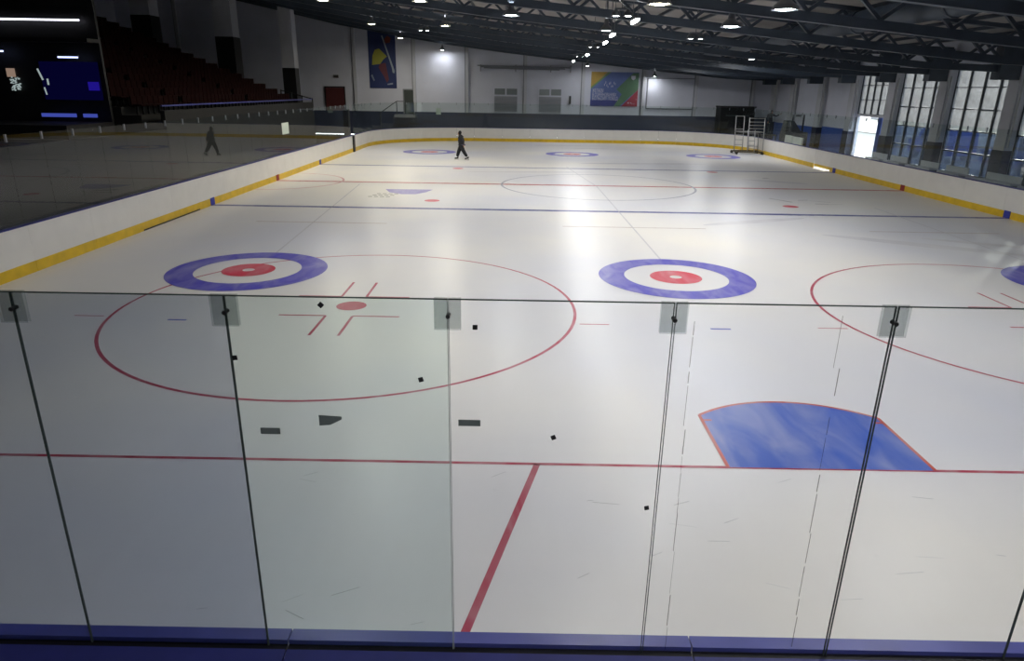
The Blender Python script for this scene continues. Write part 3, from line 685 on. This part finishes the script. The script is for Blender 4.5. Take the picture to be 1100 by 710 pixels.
MB().box(-.95, -.1, 2.08, -.86, 0, 4.2).box(.86, -.1, 2.08, .95, 0, 4.2).box(-.95, -.1, 4.11, .95, 0, 4.2).build('door_frame', M['black'], d2)
tag(MB().box(-20.75, YW-.12, 4.95, -20.3, YW-.01, 5.2).build('door_sign', mat('small sign', '4a4a4c', .5)), 'small dark sign above the dark red door', 'sign')
tag(MB().box(1.0, YW-.3, 3.0, 1.15, YW-.01, 3.7).build('wall_switch_box', M['mull']), 'narrow dark box on the far wall between shutter and poster', 'box')
bx = thing('dark_container', (14.6, 58.0, 0), 'dark low container in the far right corner', 'container')
MB().box(0, 0, 0, 3.1, 1.6, 2.95).build('body', M['black'], bx); MB().box(-.06, -.06, 2.96, 3.16, 1.66, 3.06).build('lid', M['black'], bx)
MB().box(.5, -.03, 2.2, 2.6, -.002, 2.3).build('handle_strip', M['mull'], bx)

# ------------------------------------------------------------------ windows on the right wall
W_cl = glass_mat('dusty window film', 'a4a6a6', .8, 'a4a6a6'); W_lo = glass_mat('clearer window', '868e9a', .12, '707a90')
def window(idx, y0, y1, z0, z1, cols, rows):
    t = thing('window_%d' % idx, (XWR+.12, 0, 0), None, None); t['kind'] = 'structure'
    w_ = (y1-y0)/cols; h_ = (z1-z0)/rows
    for i in range(cols+1): MB().box(-.07, y0+i*w_-.06, z0, .07, y0+i*w_+.06, z1).build('mullion', M['mull'], t)
    for j in range(rows+1): MB().box(-.05, y0, z0+j*h_-.035, .05, y1, z0+j*h_+.035).build('transom', M['mull'], t)
    pm = {}
    for i in range(cols):
        for j in range(rows):
            lo = j*h_+z0 < 1.9
            if lo not in pm: pm[lo] = MB().box(-.01, .07, .04, .01, w_-.07, h_-.04).mesh('pane', W_lo if lo else W_cl)
            link('pane', pm[lo], t, (0, y0+i*w_, z0+j*h_))
window(1, 38.85, 43.45, 2.95, 5.74, 5, 3)
window(2, 33.45, 38.15, .26, 5.74, 4, 5)
window(3, 27.75, 32.75, .26, 5.74, 4, 5)
window(4, 22.25, 27.05, .26, 5.74, 4, 5)
window(5, 16.75, 21.55, .26, 5.74, 4, 5)
ex = thing('door_3', (XWR, 0, 0), None, None); ex['kind'] = 'structure'
M['lattice'] = mat('blue gate paint', '30488c', .5)
MB().box(.02, 39.0, 2.8, .2, 43.3, 2.94).box(.02, 43.2, 0, .2, 43.42, 2.8).build('door_frame', M['col'], ex)
q = MB()
for k in range(6): q.bar((.1+k*.22, 39.6, 0.05), (.1+k*.22, 39.6, 2.6), .04)
for k in range(8): q.bar((.1, 39.6, .1+k*.34), (1.2, 39.6, .1+k*.34+.3), .03); q.bar((.1, 39.6, .1+k*.34+.3), (1.2, 39.6, .1+k*.34), .03)
q.build('lattice_leaf', M['lattice'], ex)
MB().bar((.15, 40.2, 0), (.15, 40.2, 2.8), .5, .1).build('door_leaf', M['lattice'], ex)

# low white panels leaning behind the right boards
for k, (y0, y1, z1, nm) in enumerate(((42.6, 43.9, 1.42, 'left'), (40.8, 42.4, 1.4, 'right'))):
    tag(MB().box(15.4, y0, -.06, 15.5, y1, z1).build('white_panel', M['board']), '%s of two white panels leaning behind the right boards before the blue dado' % nm, 'panel', 'white panels behind the right boards')
for k, (y0, y1, lab) in enumerate(((33.7, 35.6, 'below the left half of the second window'), (36.0, 37.8, 'beside the open door column'), (30.6, 32.3, 'below the left half of the third window'), (28.0, 29.9, 'below the right half of the third window'), (24.2, 26.6, 'at the right edge below the last window'))):
    t = thing('bench', (18.6, (y0+y1)/2, 0), 'low pale bench ' + lab, 'bench', 'pale benches below the windows'); h = (y1-y0)/2
    MB().box(-.25, -h, .42, .25, h, .5).build('seat', M['col'], t); MB().box(.2, -h, .5, .25, h, .8).build('backrest', M['col'], t)
    for s in (-1, 1): MB().box(-.2, s*(h-.2)-.04, 0, .2, s*(h-.2)+.04, .42).build('leg', M['grey'], t)

# ------------------------------------------------------------------ outside: yard, facade, vehicles
struct('ground', MB().box(XWR+.3, -20, -.3, 70, 110, -.07), mat('asphalt yard', '8c8880', .9, var=.1))
fa = thing('outside_building', (38, 0, 0), 'pale sunlit building across the yard seen through the windows', 'building')
MB().box(0, 0, 0, 6, 85, 6.5).build('wall', mat('pale render', 'c8c4bc', .8, var=.08, scale=.5), fa)
for k in range(12): f_ = MB().box(-.05, 4+k*6.5, 1.5, -.01, 6.4+k*6.5, 3.6).build('window', M['mull'], fa)
M['bluecar'] = mat('blue vehicle paint', '1c4cb0', .3); M['tyre'] = mat('tyre', '101010', .8)
def van(x, y, label):
    t = thing('van', (x, y, 0), label, 'van', 'blue vans outside the windows')
    q = MB().box(-1, -2.6, .4, 1, 2.2, 1.2); q.add([(-1, -2.6, 1.2), (1, -2.6, 1.2), (1, 1.3, 1.2), (-1, 1.3, 1.2), (-.9, -2.5, 2.3), (.9, -2.5, 2.3), (.9, .7, 2.3), (-.9, .7, 2.3)], [(4, 5, 6, 7), (0, 1, 5, 4), (1, 2, 6, 5), (2, 3, 7, 6), (3, 0, 4, 7)])
    q.build('body', M['bluecar'], t)
    for s in (-1, 1):
        MB().add([(s*1.0, -2.2, 1.3), (s*1.0, .9, 1.3), (s*.93, .5, 2.05), (s*.93, -2.1, 2.05)], [(0, 1, 2, 3)]).build('side_window', M['mull'], t)
        for yy in (-1.7, 1.4): MB().tube((s*.75, yy, .38), (s*1.03, yy, .38), .38, 14).build('wheel', M['tyre'], t)
van(25.5, 34.0, 'blue van parked outside the third window'); van(26, 43, 'blue van parked outside the second window')

# ------------------------------------------------------------------ rolling scaffold on the ice
sf = thing('scaffold_tower', (12.9, 44.0, 0), 'aluminium rolling scaffold ladder standing on the ice by the right corner', 'scaffold')
def ladder(x0, x1, y, z0, z1, rungs):
    fr = MB(); fr.tube((x0+.12, y, z0), (x0, y, z1), .03, 8).tube((x1+.12, y, z0), (x1, y, z1), .03, 8); f_ = fr.build('ladder_frame', M['alu'], sf, True)
    for z in rungs:
        k = .12*(1-(z-z0)/(z1-z0)); MB().tube((x0+k, y, z), (x1+k, y, z), .024, 6).build('rung', M['alu'], f_)
ladder(-.15, .95, 0, .18, 2.55, (2.5, 2.25, 2.02, 1.8))
ladder(-.15, .35, .02, .18, 1.7, (1.25, .95, .65, .4))
ladder(-.75, -.15, 1.2, .18, 2.6, (2.6, 1.7, 1.3, .95, .6))
ladder(.3, 1.0, 1.2, .18, 1.4, (1.38, .5))
MB().box(-.7, .05, 1.52, 1.0, 1.15, 1.57).build('platform', M['alu'], sf)
M['base'] = mat('brown steel base', '4a4030', .5)
for y in (0, 1.2):
    MB().box(-.85, y-.04, .14, 1.1, y+.04, .22).build('base_beam', M['base'], sf)
    for x in (-.8, 1.05):
        c_ = MB().box(x-.05, y-.22, .1, x+.05, y+.22, .15).build('foot_bar', M['black'], sf)
        MB().tube((x-.03, y-.15, .055), (x+.03, y-.15, .055), .055, 10).tube((x-.03, y+.15, .055), (x+.03, y+.15, .055), .055, 10).build('castor', M['black'], c_)
for x in (-.8, 1.05): MB().box(x-.03, 0, .14, x+.03, 1.2, .2).build('base_beam', M['base'], sf)

# dark equipment cart behind the right boards
ct = thing('equipment_cart', (17.1, 46.6, 0), 'tall black equipment cart behind the boards next to the scaffold', 'cart')
MB().box(-.9, -.6, .2, .75, .6, 1.5).build('body', M['black'], ct)
MB().add([(-.9, -.5, 1.5), (.3, -.5, 1.5), (.3, .5, 1.5), (-.9, .5, 1.5), (-.8, -.4, 2.3), (-.3, -.4, 2.3), (-.3, .4, 2.3), (-.8, .4, 2.3)], [(3, 2, 1, 0), (4, 5, 6, 7), (0, 1, 5, 4), (1, 2, 6, 5), (2, 3, 7, 6), (3, 0, 4, 7)]).build('cover', M['black'], ct)
for x in (-.45, .35): MB().box(x-.05, -.5, 1.5, x+.05, -.4, 2.75).build('upright', M['black'], ct)
MB().box(-.25, -.5, 2.6, .15, -.4, 2.75).build('cross_bar', M['black'], ct)
for x in (-.7, .6):
    for y in (-.45, .45): MB().tube((x, y-.05, .13), (x, y+.05, .13), .13, 10).build('wheel', M['tyre'], ct)

# ------------------------------------------------------------------ people
def skin_body(name, verts, edges, radii, m, parent=None, root=0, sub=2):
    me = bpy.data.meshes.new(name); me.from_pydata(verts, edges, []); o = bpy.data.objects.new(name, me); col.objects.link(o)
    md = o.modifiers.new('skin', 'SKIN'); md.use_smooth_shade = True
    for i, r in enumerate(radii):
        sv = me.skin_vertices[0].data[i]; sv.radius = r if isinstance(r, tuple) else (r, r); sv.use_root = (i == root)
    sb_ = o.modifiers.new('sub', 'SUBSURF'); sb_.levels = sub; sb_.render_levels = sub
    dg = bpy.context.evaluated_depsgraph_get(); dg.update()
    m2 = bpy.data.meshes.new_from_object(o.evaluated_get(dg)); bpy.data.objects.remove(o)
    m2.materials.clear(); m2.materials.append(m); m2.polygons.foreach_set('use_smooth', [True]*len(m2.polygons))
    return link(name, m2, parent)
M['cloth'] = mat('black navy clothing', '14161f', .8, var=.2, scale=20); M['skin'] = mat('skin', 'b08468', .55); M['hood'] = mat('black hood', '0c0d10', .85); M['hem'] = mat('lilac grey hem', '50506c', .8)
def hand(parent, w_, dirv, side, s=1.0):
    """palm and five bent fingers, each its own short chain in one joined mesh"""
    d = Vector(dirv).normalized(); e = d.cross(Vector((0, 1, 0))).normalized(); f = e.cross(d)
    w_ = Vector(w_); vs = [w_, w_+d*.09*s]; ed = [(0, 1)]; ra = [(.02*s, .03*s), (.017*s, .038*s)]
    for k, (o_, l_) in enumerate(((-.03, .065), (-.01, .078), (.01, .074), (.03, .058))):
        b0 = len(vs); a = w_+d*.085*s+f*o_*s; vs += [a, a+d*l_*.55*s, a+d*l_*.95*s+e*.02*s*side]; ed += [(1, b0), (b0, b0+1), (b0+1, b0+2)]; ra += [.009*s, .0085*s, .007*s]
    b0 = len(vs); a = w_+d*.03*s-f*.03*s; vs += [a, a+d*.03*s-f*.025*s, a+d*.06*s-f*.03*s]; ed += [(0, b0), (b0, b0+1), (b0+1, b0+2)]; ra += [.011*s, .01*s, .008*s]
    return skin_body('hand', vs, ed, ra, M['skin'], parent, 0, 1)
def head_parts(parent, c, facing, hood=True):
    """face shell with nose, eyes, mouth and ears, and a hood around it"""
    c = Vector(c); fz = Vector(facing).normalized(); s = fz.cross(Vector((0, 0, 1))).normalized()
    def bump(q, p, rx, ry, rz):
        n_ = 10; k = 6; vs = []
        for j in range(k+1):
            ph = math.pi*j/k
            for i in range(n_):
                th = 2*math.pi*i/n_; loc = Vector(p); vs.append(loc + fz*(rx*math.sin(ph)*math.cos(th)) + s*(ry*math.sin(ph)*math.sin(th)) + Vector((0, 0, rz*math.cos(ph))))
        q.add(vs, [(j*n_+i, (j+1)*n_+i, (j+1)*n_+(i+1) % n_, j*n_+(i+1) % n_) for j in range(k) for i in range(n_)])
    q = MB(); bump(q, c, .092, .072, .115); bump(q, c+fz*.095+Vector((0, 0, -.012)), .022, .014, .026); bump(q, c+fz*.06+Vector((0, 0, -.075)), .035, .035, .035)
    for k in (-1, 1): bump(q, c+s*.074*k+Vector((0, 0, -.005)), .018, .01, .03)
    f_ = q.build('face', M['skin'], parent, True)
    q = MB()
    for k in (-1, 1): bump(q, c+fz*.082+s*.03*k+Vector((0, 0, .015)), .01, .013, .008)
    q.build('eyes', M['hood'], f_); q = MB(); bump(q, c+fz*.088+Vector((0, 0, -.052)), .008, .024, .005); q.build('mouth', M['red'], f_)
    if hood:
        q = MB(); bump(q, c-fz*.022+Vector((0, 0, .015)), .108, .098, .13); q.build('hood', M['hood'], parent, True)
# skater: facing -x, long stride
sk = thing('person', (-7.18, 36.6, 0), 'person in black hooded clothes skating to the left in mid-stride', 'person')
V = [(0, 0, .93), (-.02, 0, 1.12), (-.05, 0, 1.3), (-.08, 0, 1.42), (-.1, 0, 1.5), (-.11, 0, 1.56),
     (-.03, .1, .86), (-.2, .13, .52), (-.3, .15, .16), (-.02, -.1, .86), (.12, -.14, .52), (.34, -.18, .2),
     (-.07, .17, 1.38), (-.03, .25, 1.12), (-.1, .26, .9), (-.07, -.17, 1.38), (.06, -.26, 1.14), (.13, -.27, .92)]
E_ = [(0, 1), (1, 2), (2, 3), (3, 4), (4, 5), (0, 6), (6, 7), (7, 8), (0, 9), (9, 10), (10, 11), (3, 12), (12, 13), (13, 14), (3, 15), (15, 16), (16, 17)]
Rd = [(.18, .22), (.19, .22), (.19, .23), (.15, .2), .075, .06, .16, .12, .095, .16, .12, .095, .11, .085, .06, .11, .085, .06]
skin_body('body', V, E_, Rd, M['cloth'], sk)
head_parts(sk, (-.13, 0, 1.6), (-1, .1, -.15))
hand(sk, (-.11, .26, .88), (-.2, 0, -1), 1); hand(sk, (.14, -.27, .9), (.15, 0, -1), -1)
q = MB().lathe([(.2, .86), (.225, .86), (.23, .93), (.2, .94)], 0, 0, 16); q.build('jacket_hem', M['hem'], sk, True)
M['boot'] = mat('black skate boot', '101014', .4)
for (x, y, z, tilt) in ((-.3, .15, .0, 0), (.36, -.18, .03, .35)):
    b_ = skin_body('skate_boot', [(x+.06, y, .2+z), (x+.05, y, .1+z), (x-.08, y, .085+z), (x-.17, y, .075+z-tilt*.05)], [(0, 1), (1, 2), (2, 3)], [.058, .052, .045, .036], M['boot'], sk, 0, 1)
    MB().box(x-.19, y-.004, .0+z*.0, x+.1, y+.004, .035).box(x+.04, y-.01, .03, x+.07, y+.01, .07+z).box(x-.12, y-.01, .03, x-.09, y+.01, .06+z).build('blade', M['alu'], b_)
# dark person behind the right boards, arm stretched to the right
pz = 1.3
p2 = thing('person', (15.05, 46.4, pz), 'person in black behind the boards above the scaffold, one arm stretched out', 'person')
V = [(0, 0, .93), (0, 0, 1.12), (0, 0, 1.3), (.02, 0, 1.42), (.03, 0, 1.5), (.04, 0, 1.56), (-.1, 0, .86), (-.12, 0, .5), (-.13, 0, .1), (.1, 0, .86), (.12, 0, .5), (.13, 0, .1),
     (-.17, 0, 1.38), (-.24, -.05, 1.12), (-.2, -.16, .95), (.18, 0, 1.4), (.4, -.05, 1.3), (.62, -.08, 1.42)]
Rd = [(.17, .14), (.17, .14), (.18, .14), (.16, .13), .065, .06, .12, .09, .065, .12, .09, .065, .085, .065, .05, .085, .062, .048]
skin_body('body', V, E_, Rd, M['cloth'], p2)
head_parts(p2, (.05, -.02, 1.6), (.5, -1, 0)); hand(p2, (.64, -.08, 1.43), (1, 0, .3), 1); hand(p2, (-.2, -.17, .93), (0, -.4, -1), -1)
for x in (-.13, .13): skin_body('shoe', [(x, .03, .1), (x, 0, .05), (x, -.15, .045)], [(0, 1), (1, 2)], [.06, .05, .042], M['boot'], p2, 0, 1)
tp = thing('work_platform', (15.05, 46.4, pz), 'low black platform the dark person stands on behind the boards', 'platform')
MB().box(-.5, -.4, -.1, .5, .4, -.005).build('deck', M['black'], tp)
for x in (-.45, .45):
    for y in (-.35, .35): MB().box(x-.03, y-.03, -.06-pz, x+.03, y+.03, -.1).build('leg', M['black'], tp)
